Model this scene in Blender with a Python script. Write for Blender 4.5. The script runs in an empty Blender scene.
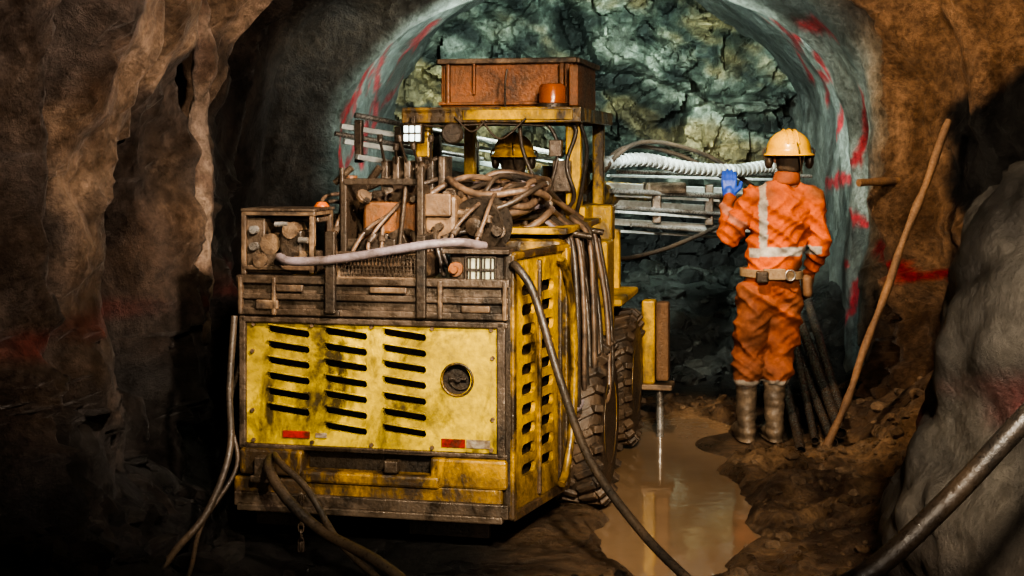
import bpy, bmesh, math, random
from mathutils import Vector, Matrix, Quaternion, noise, Euler
random.seed(7)
V=Vector
scene=bpy.context.scene
col=scene.collection

# ------------------------------------------------------------------ materials
def newmat(name):
    m=bpy.data.materials.new(name); m.use_nodes=True
    nt=m.node_tree
    for n in list(nt.nodes): nt.nodes.remove(n)
    o=nt.nodes.new('ShaderNodeOutputMaterial'); b=nt.nodes.new('ShaderNodeBsdfPrincipled')
    nt.links.new(b.outputs[0],o.inputs[0])
    return m,nt,b
def noi(nt,vec,scale,detail=6,rough=.6,dist=0):
    n=nt.nodes.new('ShaderNodeTexNoise'); n.inputs['Scale'].default_value=scale
    n.inputs['Detail'].default_value=detail; n.inputs['Roughness'].default_value=rough
    n.inputs['Distortion'].default_value=dist
    nt.links.new(vec,n.inputs['Vector']); return n.outputs['Fac']
def ramp(nt,fac,a,b,ca=(0,0,0,1),cb=(1,1,1,1)):
    r=nt.nodes.new('ShaderNodeValToRGB'); e=r.color_ramp.elements
    e[0].position=a; e[1].position=b; e[0].color=ca; e[1].color=cb
    nt.links.new(fac,r.inputs[0]); return r.outputs[0]
def mix(nt,fac,a,b,mode='MIX'):
    m=nt.nodes.new('ShaderNodeMix'); m.data_type='RGBA'; m.blend_type=mode
    def s(i,v):
        if isinstance(v,(tuple,list)): m.inputs[i].default_value=(*v[:3],1)
        elif isinstance(v,(int,float)): m.inputs[i].default_value=v
        else: nt.links.new(v,m.inputs[i])
    s(0,fac); s(6,a); s(7,b); return m.outputs[2]
def math_(nt,op,a,b):
    m=nt.nodes.new('ShaderNodeMath'); m.operation=op
    for i,v in enumerate((a,b)):
        if isinstance(v,(int,float)): m.inputs[i].default_value=v
        else: nt.links.new(v,m.inputs[i])
    return m.outputs[0]
def coords(nt,scale=(1,1,1)):
    t=nt.nodes.new('ShaderNodeTexCoord'); mp=nt.nodes.new('ShaderNodeMapping')
    mp.inputs['Scale'].default_value=scale
    nt.links.new(t.outputs['Object'],mp.inputs[0]); return mp.outputs[0]
def bump(nt,b,h,strength,dist):
    bp=nt.nodes.new('ShaderNodeBump'); bp.inputs['Strength'].default_value=strength; bp.inputs['Distance'].default_value=dist
    nt.links.new(h,bp.inputs['Height']); nt.links.new(bp.outputs[0],b.inputs['Normal'])
def grimy(name,c1,c2,rough=.5,metal=0,scale=6,lo=.42,hi=.62,bs=.3,streak=1.0,rr=.25,zg=None,mud=(.12,.075,.042),film=.55):
    m,nt,b=newmat(name); v=coords(nt,(1,1,streak))
    f=ramp(nt,noi(nt,v,scale,8,.7,.4),lo,hi)
    g=noi(nt,coords(nt),scale*9,4,.7)
    c=mix(nt,f,c1,c2)
    c=mix(nt,ramp(nt,g,.35,.7),c,mix(nt,.55,c,(c2[0]*.8,c2[1]*.8,c2[2]*.8)))
    h=ramp(nt,noi(nt,coords(nt),scale*.45,6,.65,.6),.38,.66,(0,0,0,1),(film,film,film,1))
    c=mix(nt,h,c,mix(nt,.5,c2,mud))
    if zg:
        s=nt.nodes.new('ShaderNodeSeparateXYZ'); nt.links.new(coords(nt),s.inputs[0])
        zz=math_(nt,'ADD',s.outputs[2],math_(nt,'MULTIPLY',math_(nt,'SUBTRACT',noi(nt,coords(nt),7,6,.7),.5),.6))
        c=mix(nt,ramp(nt,zz,zg[0],zg[1],(.85,.85,.85,1),(0,0,0,1)),c,mix(nt,ramp(nt,g,.4,.6),mud,(.03,.022,.016)))
    nt.links.new(c,b.inputs['Base Color']); b.inputs['Metallic'].default_value=metal
    r=ramp(nt,g,.3,.75,(max(rough-rr,.05),)*3+(1,),(min(rough+rr,1),)*3+(1,))
    nt.links.new(r,b.inputs['Roughness'])
    bump(nt,b,g,bs,.01)
    return m
YEL=grimy('yellow_paint',(.74,.43,.008),(.035,.022,.010),.40,0,4.5,.45,.62,.3,.5,zg=(.15,.6))
YELW=grimy('worn_yellow_panel',(.74,.53,.04),(.04,.030,.014),.33,0,3.6,.47,.61,.25,.6,mud=(.17,.12,.035),film=.7)
YELD=grimy('dirty_yellow_paint',(.54,.30,.015),(.03,.02,.011),.40,0,5,.38,.54,.45,.6,zg=(.12,.45))
STL=grimy('grimy_steel',(.16,.12,.09),(.026,.020,.015),.38,.3,7,.42,.58,.45)
DRK=grimy('black_steel',(.02,.018,.016),(.07,.05,.034),.40,.3,8,.5,.75,.4)
RST=grimy('rusty_steel',(.30,.105,.032),(.07,.034,.018),.48,.1,6,.44,.62,.5,mud=(.24,.13,.05))
MUDS=grimy('mud_caked_steel',(.26,.17,.10),(.04,.028,.02),.5,.1,6,.42,.58,.5)
SIL=grimy('bright_steel',(.58,.58,.56),(.17,.14,.11),.33,.7,8,.45,.65,.2)
PAL=grimy('pale_aluminium',(.64,.69,.68),(.24,.25,.24),.45,.15,5,.5,.72,.3)
RUB=grimy('black_rubber',(.016,.015,.014),(.06,.045,.033),.40,0,9,.5,.75,.3)
TIRE=grimy('muddy_tyre_rubber',(.026,.023,.021),(.11,.073,.047),.5,0,7,.46,.62,.6)
HOSE=grimy('muddy_hose_rubber',(.22,.14,.088),(.045,.032,.025),.45,0,10,.42,.6,.3)
HOSL=grimy('grey_lilac_hose',(.26,.22,.245),(.07,.058,.05),.38,0,12,.48,.68,.3)
WHO=grimy('white_ribbed_duct',(.40,.44,.43),(.12,.13,.12),.5,0,8,.45,.65,.3)
WOOD=grimy('muddy_timber',(.23,.12,.052),(.085,.046,.024),.7,0,8,.4,.62,.8,.25)
PIPE=grimy('dark_pipe_steel',(.05,.05,.05),(.13,.088,.06),.30,.5,5,.5,.7,.2)
BELT=grimy('tan_webbing',(.40,.29,.17),(.17,.10,.05),.7,0,10,.45,.7,.3)
HELM=grimy('helmet_yellow',(.72,.40,.006),(.36,.17,.012),.38,0,9,.58,.78,.05,mud=(.5,.27,.015),film=.4)
BOOT=grimy('muddy_boot_rubber',(.22,.165,.115),(.055,.043,.033),.45,0,8,.4,.62,.4)
BLUE=grimy('blue_glove',(.03,.10,.55),(.02,.05,.25),.5,0,12,.5,.7,.3,mud=(.02,.06,.35))
LGLV=grimy('leather_glove',(.20,.11,.055),(.09,.045,.027),.7,0,12,.5,.7,.3)
REDR=grimy('red_reflector',(.50,.015,.01),(.08,.015,.01),.35,0,16,.42,.6,.1)
WHT=grimy('white_reflector',(.52,.48,.4),(.15,.11,.07),.4,0,16,.40,.6,.1)
ORG=grimy('orange_beacon_lens',(.45,.11,.015),(.2,.05,.015),.22,0,15,.5,.75,.1)
SKIN=grimy('skin',(.40,.22,.15),(.25,.13,.09),.5,0,12,.5,.8,.1,mud=(.3,.17,.11))
HAIR=grimy('dark_hair',(.03,.02,.015),(.06,.04,.02),.7,0,40,.5,.8,.5)
TANC=grimy('tan_cover',(.30,.18,.095),(.08,.05,.03),.55,0,5,.45,.65,.4)
def emis(name,c,s):
    m,nt,b=newmat(name); b.inputs['Base Color'].default_value=(*c,1)
    b.inputs['Emission Color'].default_value=(*c,1); b.inputs['Emission Strength'].default_value=s
    n=noi(nt,coords(nt),30); nt.links.new(ramp(nt,n,.3,.7,(.1,.1,.1,1),(.3,.3,.3,1)),b.inputs['Roughness'])
    return m
LENS=emis('lamp_lens',(.42,.43,.33),.05)
LENSB=emis('canopy_lamp_lens',(.70,.85,.85),1.3)

def vcmat(name,rough,scale,bs,bd,dark=.45,streak=1,r2=None,cells=0,fine=.45):
    m,nt,b=newmat(name)
    a=nt.nodes.new('ShaderNodeAttribute'); a.attribute_name='Col'
    v=coords(nt,(1,1,streak)); v1=coords(nt)
    n1=noi(nt,v,scale,12,.72,.5); n2=noi(nt,v1,scale*7,10,.78)
    n0=noi(nt,v1,scale*.45,4,.6,.8)
    c=a.outputs['Color']
    c=mix(nt,ramp(nt,n1,.40,.60),mix(nt,1.0,c,(dark,dark*.97,dark*.93),'MULTIPLY'),c)
    c=mix(nt,ramp(nt,n2,.40,.60),mix(nt,1.0,c,(fine,fine*.97,fine*.92),'MULTIPLY'),c)
    c=mix(nt,ramp(nt,n0,.42,.6,(1,1,1,1),(0,0,0,1)),c,mix(nt,1.0,c,(.6,.60,.62),'MULTIPLY'))
    h=math_(nt,'ADD',n1,math_(nt,'MULTIPLY',n2,.5))
    if cells:
        t=nt.nodes.new('ShaderNodeVectorMath'); t.operation='ADD'
        nn=nt.nodes.new('ShaderNodeTexNoise'); nn.inputs['Scale'].default_value=3; nn.inputs['Detail'].default_value=8; nn.inputs['Roughness'].default_value=.7
        nt.links.new(v1,nn.inputs['Vector'])
        mm=nt.nodes.new('ShaderNodeVectorMath'); mm.operation='SCALE'; mm.inputs['Scale'].default_value=.6
        nt.links.new(nn.outputs['Color'],mm.inputs[0]); nt.links.new(v1,t.inputs[0]); nt.links.new(mm.outputs[0],t.inputs[1])
        for sc,am in ((cells,.66),(cells*2.7,.72),(cells*6,.76)):
            vo=nt.nodes.new('ShaderNodeTexVoronoi'); vo.inputs['Scale'].default_value=sc
            nt.links.new(t.outputs[0],vo.inputs['Vector'])
            s=nt.nodes.new('ShaderNodeSeparateColor'); nt.links.new(vo.outputs['Color'],s.inputs[0])
            c=mix(nt,1.0,c,ramp(nt,s.outputs[0],0,1,(am,am,am,1),(1.0/am*.93,1.0/am*.93,1.0/am*.93,1)),'MULTIPLY')
            h=math_(nt,'ADD',h,math_(nt,'MULTIPLY',s.outputs[1],.4))
    nt.links.new(c,b.inputs['Base Color'])
    nt.links.new(ramp(nt,n1,.35,.65,(rough,)*3+(1,),((r2 or rough+.2),)*3+(1,)),b.inputs['Roughness'])
    bump(nt,b,h,bs,bd)
    return m
ROCK=vcmat('shotcrete_rock',.28,2.6,1.0,.12,.45,.7,.72,0,.45)
GREYROCK=vcmat('grey_shotcrete',.42,2.4,.7,.07,.5,1,.8,0,.6)
MUD=vcmat('wet_mud',.16,3.5,1.0,.07,.45,1,.65)
CLOTH=vcmat('coverall_cloth',.75,4.5,.4,.012,.58,1,.9,0,.75)

# ------------------------------------------------------------------ helpers
def finish(name,me,mats,parent=None,smooth=False):
    o=bpy.data.objects.new(name,me); col.objects.link(o)
    for m in (mats if isinstance(mats,(list,tuple)) else [mats]): me.materials.append(m)
    if smooth:
        for p in me.polygons: p.use_smooth=True
    if parent: o.parent=parent
    return o
def empty(name,loc=(0,0,0),rz=0):
    e=bpy.data.objects.new(name,None); e.location=loc; e.rotation_euler=(0,0,rz); e.empty_display_size=.2
    col.objects.link(e); return e
def add_box(bm,c,s,rot=None,bev=0):
    r=bmesh.ops.create_cube(bm,size=1.0); vs=r['verts']
    M=Matrix.Translation(V(c))@(rot.to_4x4() if rot else Matrix.Identity(4))@Matrix.Diagonal((s[0],s[1],s[2],1))
    bmesh.ops.transform(bm,matrix=M,verts=vs)
    if bev:
        es=list({e for v in vs for e in v.link_edges})
        bmesh.ops.bevel(bm,geom=es,offset=bev,segments=2,affect='EDGES',profile=.5)
def box(name,lo,hi,mat,parent,bev=.008,rot=None):
    bm=bmesh.new(); c=[(a+b)/2 for a,b in zip(lo,hi)]; s=[abs(b-a) for a,b in zip(lo,hi)]
    add_box(bm,c,s,rot,min(bev,min(s)*.3)); me=bpy.data.meshes.new(name); bm.to_mesh(me); bm.free()
    return finish(name,me,mat,parent)
def E(x=0,y=0,z=0): return Euler((math.radians(x),math.radians(y),math.radians(z))).to_matrix()
def boxes(name,lst,mat,parent,bev=.006):
    bm=bmesh.new()
    for it in lst:
        c,s=it[0],it[1]; rot=it[2] if len(it)>2 else None
        add_box(bm,c,s,rot,min(bev,min(s)*.3))
    me=bpy.data.meshes.new(name); bm.to_mesh(me); bm.free(); return finish(name,me,mat,parent)
def add_cyl(bm,p0,p1,r0,r1=None,seg=20):
    p0,p1=V(p0),V(p1); d=p1-p0; r1=r0 if r1 is None else r1
    q=V((0,0,1)).rotation_difference(d.normalized())
    M=Matrix.Translation((p0+p1)/2)@q.to_matrix().to_4x4()
    bmesh.ops.create_cone(bm,cap_ends=True,segments=seg,radius1=r0,radius2=r1,depth=d.length,matrix=M)
def cyls(name,lst,mat,parent,seg=20):
    bm=bmesh.new()
    for it in lst: add_cyl(bm,*it,seg=seg)
    me=bpy.data.meshes.new(name); bm.to_mesh(me); bm.free()
    o=finish(name,me,mat,parent,True)
    try: me.set_sharp_from_angle(angle=math.radians(40))
    except Exception: pass
    return o
def lathe(name,prof,loc,axis,mat,parent,seg=36,smooth=True,scale=None):
    bm=bmesh.new(); q=V((0,0,1)).rotation_difference(V(axis).normalized())
    rings=[]
    for (h,r) in prof:
        ring=[]
        for i in range(seg):
            a=2*math.pi*i/seg
            p=V((r*math.cos(a),r*math.sin(a),h))
            if scale: p=V((p.x*scale[0],p.y*scale[1],p.z*scale[2]))
            ring.append(bm.verts.new(q@p+V(loc)))
        rings.append(ring)
    for k in range(len(rings)-1):
        for i in range(seg):
            j=(i+1)%seg; bm.faces.new((rings[k][i],rings[k][j],rings[k+1][j],rings[k+1][i]))
    for rg in (rings[0],rings[-1]):
        try: bm.faces.new(rg)
        except Exception: pass
    bmesh.ops.recalc_face_normals(bm,faces=bm.faces)
    me=bpy.data.meshes.new(name); bm.to_mesh(me); bm.free()
    o=finish(name,me,mat,parent,smooth)
    try: me.set_sharp_from_angle(angle=math.radians(45))
    except Exception: pass
    return o
def catmull(pts,n=8):
    P=[V(p) for p in pts]; P=[P[0]*2-P[1]]+P+[P[-1]*2-P[-2]]; out=[]
    for i in range(1,len(P)-2):
        for k in range(n):
            t=k/n; a,b,c,d=P[i-1],P[i],P[i+1],P[i+2]
            out.append(.5*((2*b)+(c-a)*t+(2*a-5*b+4*c-d)*t*t+(3*b-a-3*c+d)*t**3))
    out.append(P[-2]); return out
def tube(name,paths,r,mat,parent=None,n=8,rib=0,jit=0):
    cu=bpy.data.curves.new(name,'CURVE'); cu.dimensions='3D'; cu.bevel_depth=r; cu.bevel_resolution=4; cu.use_fill_caps=True
    if not isinstance(paths[0][0],(list,tuple,Vector)): paths=[paths]
    for p in paths:
        q=catmull(p,n) if len(p)>2 or n>8 else [V(p[0]),V(p[1])]
        s=cu.splines.new('POLY'); s.points.add(len(q)-1)
        for i,c in enumerate(q):
            s.points[i].co=(*c,1)
            s.points[i].radius=1+(rib*(i%2) if rib else 0)+(jit*noise.noise(c*9) if jit else 0)
        s.use_smooth=not rib
    cu.materials.append(mat); o=bpy.data.objects.new(name,cu); col.objects.link(o)
    if parent: o.parent=parent
    return o
def evaluated(o):
    dg=bpy.context.evaluated_depsgraph_get(); dg.update()
    return bpy.data.meshes.new_from_object(o.evaluated_get(dg))
def icopts(sub=2):
    bm=bmesh.new(); bmesh.ops.create_icosphere(bm,subdivisions=sub,radius=1); p=[v.co.copy() for v in bm.verts]; bm.free(); return p
SP=icopts(3)
def organic(name,chains,mat,parent,voxel=.012,smooth=6,fold=None,colfn=None):
    """chains: list of [(center,(rx,ry,rz)|r), ...]; unite by voxel remesh into one skin"""
    vs=[];fs=[]
    for ch in chains:
        if len(ch)==1: ch=[ch[0],ch[0]]
        for a,b in zip(ch[:-1],ch[1:]):
            bm=bmesh.new()
            for c,r in (a,b):
                r=(r,r,r) if isinstance(r,(int,float)) else r
                for p in SP: bm.verts.new(V(c)+V((p.x*r[0],p.y*r[1],p.z*r[2])))
            bmesh.ops.remove_doubles(bm,verts=bm.verts,dist=1e-6)
            res=bmesh.ops.convex_hull(bm,input=list(bm.verts))
            g=[x for x in set(res['geom_interior']+res['geom_unused']) if isinstance(x,bmesh.types.BMVert) and not x.link_faces]
            bmesh.ops.delete(bm,geom=g,context='VERTS')
            bmesh.ops.recalc_face_normals(bm,faces=bm.faces)
            base=len(vs); bm.verts.index_update()
            vs+= [v.co.copy() for v in bm.verts]; fs+=[[base+v.index for v in f.verts] for f in bm.faces]; bm.free()
    me=bpy.data.meshes.new(name+'_src'); me.from_pydata(vs,[],fs)
    o=bpy.data.objects.new(name,me); col.objects.link(o)
    r=o.modifiers.new('r','REMESH'); r.mode='VOXEL'; r.voxel_size=voxel
    if smooth:
        s=o.modifiers.new('s','SMOOTH'); s.factor=.5; s.iterations=smooth
    m2=evaluated(o); o.modifiers.clear(); o.data=m2; bpy.data.meshes.remove(me)
    if fold:
        ns=[v.normal.copy() for v in m2.vertices]
        for v,nn in zip(m2.vertices,ns): v.co=v.co+nn*fold(v.co)
    if colfn:
        ca=m2.color_attributes.new('Col','FLOAT_COLOR','POINT')
        for i,v in enumerate(m2.vertices): ca.data[i].color=(*colfn(v.co),1)
    m2.materials.clear(); m2.materials.append(mat)
    for p in m2.polygons: p.use_smooth=True
    if parent: o.parent=parent
    return o
def lerp(a,b,t): return a+(b-a)*t
def sm(a,b,x):
    t=max(0,min(1,(x-a)/(b-a))) if a!=b else 0
    return t*t*(3-2*t)
def table(T,y):
    if y<=T[0][0]: return T[0][1]
    for (a,va),(b,vb) in zip(T[:-1],T[1:]):
        if y<=b:
            t=(y-a)/(b-a); t=t*t*(3-2*t)*.5+t*.5; return lerp(va,vb,t)
    return T[-1][1]
def mixc(a,b,t): return tuple(lerp(x,y,t) for x,y in zip(a,b))
def fr(p,o=4): return noise.fractal(p,1.0,2.0,o)
def facet(p,s,seed=0):
    """broken-rock planes: each cell is a tilted plane"""
    q=p*s+V((seed,seed*.7,0)); c=noise.voronoi(q)[1][0]
    return noise.noise_vector(c*5.3+V((seed,1,2))).dot(q-c)/s*1.6+.25*noise.noise(c*7.7)/s

# ------------------------------------------------------------------ tunnel
LT=[(-3,-1.95),(2,-1.85),(4,-1.78),(5.5,-1.72),(6.6,-1.62),(7.4,-1.62),(7.9,-1.74),(9,-1.85),(9.7,-1.76),(10.0,-1.36),(10.4,-1.24),(11,-1.26),(13.4,-1.08)]
RT=[(-3,3.0),(3,3.3),(5,3.6),(7,3.7),(7.7,3.5),(8.0,3.0),(8.3,2.62),(8.9,2.42),(9.5,2.42),(10,2.5),(11,2.62),(13.4,2.62)]
TT=[(-3,3.6),(6,3.7),(8.5,3.6),(9.5,3.4),(10,3.03),(11,3.2),(13.4,3.4)]
strokesL=[((10.3,2.55),(10.5,1.95)),((10.6,2.5),(11.0,2.3)),((10.9,2.7),(11.2,2.2)),((10.1,2.0),(10.7,2.15)),((10.2,1.55),(10.35,2.1)),((10.9,1.5),(11.5,1.9)),((11.4,1.6),(11.6,2.1)),((11.2,1.2),(12.2,1.1)),((10.4,1.5),(11,1.3)),((10.5,2.2),(10.9,1.9)),((11.3,2.4),(11.9,2.0)),((11.6,2.8),(11.9,2.3)),((10.15,1.8),(10.5,1.5)),((11.9,1.9),(12.4,2.4)),((11.8,2.7),(12.3,2.6))]
strokesR=[((10.3,2.9),(10.6,2.2)),((10.8,2.6),(11.6,2.55)),((10.2,1.9),(10.5,1.2)),((10.6,2.2),(11.3,1.8)),((9.7,2.1),(10.0,1.6)),((11.2,2.9),(11.4,2.2)),((9.6,2.5),(9.9,2.6)),((10.8,1.5),(11.8,1.4)),((10.1,.9),(10.8,.8)),((8.2,.98),(8.7,.92)),((8.7,.92),(9.3,1.05)),((11.0,2.3),(11.8,2.1)),((11.6,2.8),(12.0,2.3)),((9.9,1.2),(10.3,1.25)),((9.7,.9),(10.1,.5))]
def segd(p,a,b):
    px,py=p; ax,ay=a; bx,by=b; dx,dy=bx-ax,by-ay
    t=max(0,min(1,((px-ax)*dx+(py-ay)*dy)/(dx*dx+dy*dy+1e-9)))
    return math.hypot(px-ax-t*dx,py-ay-t*dy)
def wallpt(u,y):
    L,R,T=table(LT,y),table(RT,y),table(TT,y); S=1.75; c=(L+R)/2; w=(R-L)/2
    if u<.3: p=V((L,y,lerp(-.35,S,u/.3)))
    elif u>.7: p=V((R,y,lerp(S,-.35,(u-.7)/.3)))
    else:
        th=(u-.3)/.4*math.pi; p=V((c-w*math.cos(th),y,S+(T-S)*math.sin(th)))
    n=V((p.x-c,0,(p.z-1.4)*.8 if p.z>1.4 else 0)).normalized()
    front=1-sm(8.9,9.8,y)
    f=abs(noise.noise(V((y*1.5+fr(V((y,p.z*.6,3)),2)*.5,p.z*.28,u*2+5))))*.55-.12
    f2=fr(V((y*1.2,p.z*1.1,p.x*.8+9)),5)*.10
    f3=noise.noise(V((y*5,p.z*1.5,p.x)))*.04+fr(V((y*4,p.z*4,p.x*4)),4)*.04
    d=(f*(.25+.75*front))+f2*(.6+.6*front)+f3*(.3+.9*front)
    lowm=sm(1.3,.8,p.z)*front
    d+=lowm*(facet(p,2.2,3)*.55+facet(p,5,8)*.5)+(1-lowm)*front*facet(p,3.5,4)*.18
    crev=0
    if p.x<0 and y<9:
        for yc,wd,dp in ((7.15,.10,.42),(6.1,.07,.25),(5.2,.1,.25)):
            yy=yc+.14*math.sin(p.z*1.7+yc)+.05*noise.noise(V((p.z*3,yc,0)))
            e=math.exp(-((y-yy)/wd)**2); d+=dp*e; crev=max(crev,e)
    if y>9 and 9.6<y<10.4: d-=.10*math.exp(-((y-10.05)/.16)**2)
    d-=sm(.7,-.1,p.z)*.12*front
    q=p+n*d
    k=fr(V((y*.7,p.z*.7,p.x*.4+2)),4); k2=fr(V((y*2.2,p.z*2.2,p.x+7)),5)
    brown=mixc((.44,.30,.20),(.19,.12,.08),sm(-.15,.35,k+.5*k2))
    if p.x>0:
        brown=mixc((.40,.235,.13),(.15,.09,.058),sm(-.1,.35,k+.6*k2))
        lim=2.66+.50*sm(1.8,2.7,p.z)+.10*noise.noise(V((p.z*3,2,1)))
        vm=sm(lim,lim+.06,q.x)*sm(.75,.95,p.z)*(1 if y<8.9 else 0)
        brown=mixc(brown,(.007,.007,.007),vm)  # darkness of the void painted into the wall colour
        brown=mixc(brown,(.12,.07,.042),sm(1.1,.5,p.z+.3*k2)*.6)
    else:
        gap=sm(.05,.3,f)
        brown=mixc(brown,(.06,.043,.033),gap*.55)
        brown=mixc(brown,(.010,.008,.007),crev*.9)
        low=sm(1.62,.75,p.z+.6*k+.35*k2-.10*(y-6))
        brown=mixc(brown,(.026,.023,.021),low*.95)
        dk=sm(.02,.28,noise.noise(V((y*1.1,p.z*.9,7)))+.6*k2)
        brown=mixc(brown,(.075,.058,.048),dk*.7)
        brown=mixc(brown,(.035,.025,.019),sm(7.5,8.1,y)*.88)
    teal=mixc((.36,.395,.355),(.15,.17,.155),sm(-.15,.4,k+.4*k2))
    if y>10.6: teal=mixc(teal,(.12,.14,.13),.5*sm(10.6,11.2,y))
    blend=sm(9.92,10.02,y+.05*k2) if p.x<.5 else sm(9.15,9.6,y+.25*k)
    c0=mixc(brown,teal,blend)
    ss=strokesL if p.x<.5 else strokesR
    if y>8 and .3<p.z:
        wz=(y+.07*noise.noise(V((y*6,p.z*6,1))),p.z+.07*noise.noise(V((y*6,p.z*6,8))))
        dd=min(segd(wz,a,b) for a,b in ss)
        r=sm(.060,.024,dd+.045*noise.noise(V((y*18,p.z*18,4))))
        c0=mixc(c0,(.58,.02,.035),r*.92)
    if y<8.5:
        dz=abs(p.z-(1.0+.1*noise.noise(V((y*2,0,0)))))
        c0=mixc(c0,(.32,.035,.025),sm(.08,.02,dz)*.5*sm(-.2,.3,noise.noise(V((y*3,p.z*4,2)))))
    return q,c0
def loft(name,u0,u1,nu):
    ys=[-3+.1*i for i in range(60)]+[3+.03*i for i in range(int(10.4/.03)+1)]
    vs=[];cs=[];fs=[]
    for y in ys:
        for i in range(nu+1):
            q,c=wallpt(lerp(u0,u1,i/nu),y); vs.append(q); cs.append(c)
    for j in range(len(ys)-1):
        for i in range(nu):
            a=j*(nu+1)+i; fs.append((a,a+1,a+nu+2,a+nu+1))
    me=bpy.data.meshes.new(name); me.from_pydata(vs,[],fs)
    ca=me.color_attributes.new('Col','FLOAT_COLOR','POINT')
    for i,c in enumerate(cs): ca.data[i].color=(*c,1)
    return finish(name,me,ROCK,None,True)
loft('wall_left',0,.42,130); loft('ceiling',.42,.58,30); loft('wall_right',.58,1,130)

def faceobj():
    nx,nz=230,190; vs=[];cs=[];fs=[]
    for j in range(nz+1):
        for i in range(nx+1):
            x=lerp(-1.9,3.4,i/nx); z=lerp(-.3,4.0,j/nz)
            p=V((x,z,0)); w_=V((noise.noise(p*2),noise.noise(p*2+V((9,0,0))),0))*.25
            a=V(((x+z*.5)*1.0,z*1.3-x*.4,1))+w_
            d=.5*facet(a,.9,2)+.6*facet(a,2.2,5)+.6*facet(a,5,9)-.10*fr(p,6)
            y=12.75+d-.1*(abs(x-.75)/2)**2+ .15*(z-1.5)
            vs.append((x,y,z))
            k=noise.noise(V((x*1.0+z*.4,z*1.2,5))); k2=fr(V((x*3+z,z*4,2)),6); k3=noise.noise(V((x*.9+z,z*1.2,11)))
            c=mixc((.13,.17,.14),(.38,.45,.37),sm(.0,.4,k2+.45*k))
            c=mixc(c,(.36,.28,.12),sm(.02,.32,k3+.4*k2)*.75)
            c=mixc(c,(.045,.06,.058),sm(-.02,-.35,k2+k*.4)*.85)
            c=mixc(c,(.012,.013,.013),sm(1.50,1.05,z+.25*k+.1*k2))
            cs.append(c)
    for j in range(nz):
        for i in range(nx):
            a=j*(nx+1)+i; fs.append((a,a+1,a+nx+2,a+nx+1))
    me=bpy.data.meshes.new('wall_back'); me.from_pydata(vs,[],fs)
    ca=me.color_attributes.new('Col','FLOAT_COLOR','POINT')
    for i,c in enumerate(cs): ca.data[i].color=(*c,1)
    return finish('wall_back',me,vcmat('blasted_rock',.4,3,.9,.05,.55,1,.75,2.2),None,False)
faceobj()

def pud(x,y):
    cx=.62+(y-5.7)*.12+.05*math.sin(y*2.3)
    hw=.37*sm(4.6,6.6,y)*sm(9.4,8.5,y)
    return sm(.08,-.08,abs(x-cx)-hw+.09*noise.noise(V((x*3,y*3,0)))+.03*noise.noise(V((x*11,y*11,0))))*(1 if hw>.03 else 0)
def gz(x,y):
    z=.035+.05*fr(V((x*1.4,y*1.4,0)),5)+.025*noise.noise(V((x*8,y*8,3)))
    z+=.45*sm(-1.1,-2.0,x)+.12*sm(-.9,-1.2,x)*abs(noise.noise(V((x*4,y*4,9))))
    z+=.5*sm(1.85,2.9,x)*sm(9.9,8,y)*(1 if y>5 else .6)+.22*sm(2.0,2.7,x)*sm(9,10.5,y)
    z+=.10*fr(V((x*3.5,y*3.5,5)),5)*sm(1.0,1.4,x)
    z+=.58*sm(9.9,12.6,y)+.12*sm(9.5,10.5,y)*abs(noise.noise(V((x*2.5,y*2.5,1))))
    z=max(z,.005) if y>4.4 and x>0 else z
    z=lerp(z,-.07,pud(x,y)); 
    st=math.hypot((x-1.45)/.45,(y-8.15)/.45); z=lerp(.0,z,sm(.6,1.3,st)) if st<1.3 else z
    if abs(x-(-.1+ (y-7)*.2))<1.0 and y>5.4: z=min(z,.03+.6*sm(9.9,12.6,y))
    return z
def floorobj():
    nx,ny=260,440; vs=[];cs=[];fs=[]
    for j in range(ny+1):
        y=lerp(-2,13.3,j/ny)
        for i in range(nx+1):
            x=lerp(-2.3,4.4,i/nx); z=gz(x,y); vs.append((x,y,z))
            k=fr(V((x,y,4)),4); k2=fr(V((x*4,y*4,4)),4)
            c=mixc((.40,.255,.145),(.17,.105,.063),sm(-.1,.4,k+.5*k2))
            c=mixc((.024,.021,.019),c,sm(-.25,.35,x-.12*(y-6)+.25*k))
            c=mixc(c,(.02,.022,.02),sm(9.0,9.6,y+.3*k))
            c=mixc(c,(.10,.115,.105),sm(11.0,11.6,y)*sm(0,.3,k+.1))
            c=mixc(c,(.26,.17,.10),pud(x,y)*.7)
            cs.append(c)
    for j in range(ny):
        for i in range(nx):
            a=j*(nx+1)+i; fs.append((a,a+1,a+nx+2,a+nx+1))
    me=bpy.data.meshes.new('floor'); me.from_pydata(vs,[],fs)
    ca=me.color_attributes.new('Col','FLOAT_COLOR','POINT')
    for i,c in enumerate(cs): ca.data[i].color=(*c,1)
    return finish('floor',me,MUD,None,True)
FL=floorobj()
m,nt,b=newmat('muddy_water'); v=coords(nt)
nt.links.new(mix(nt,noi(nt,v,3),(.32,.215,.13),(.21,.14,.085)),b.inputs['Base Color']); b.inputs['Roughness'].default_value=.05
b.inputs['IOR'].default_value=1.45
bump(nt,b,noi(nt,v,14,2),.08,.01)
bm=bmesh.new(); bmesh.ops.create_grid(bm,x_segments=2,y_segments=2,size=1)
me=bpy.data.meshes.new('puddle'); bm.to_mesh(me); bm.free()
for q in me.vertices: q.co=V((.85+q.co.x*.65,6.95+q.co.y*2.35,-.02))
finish('puddle',me,m,None)

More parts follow.
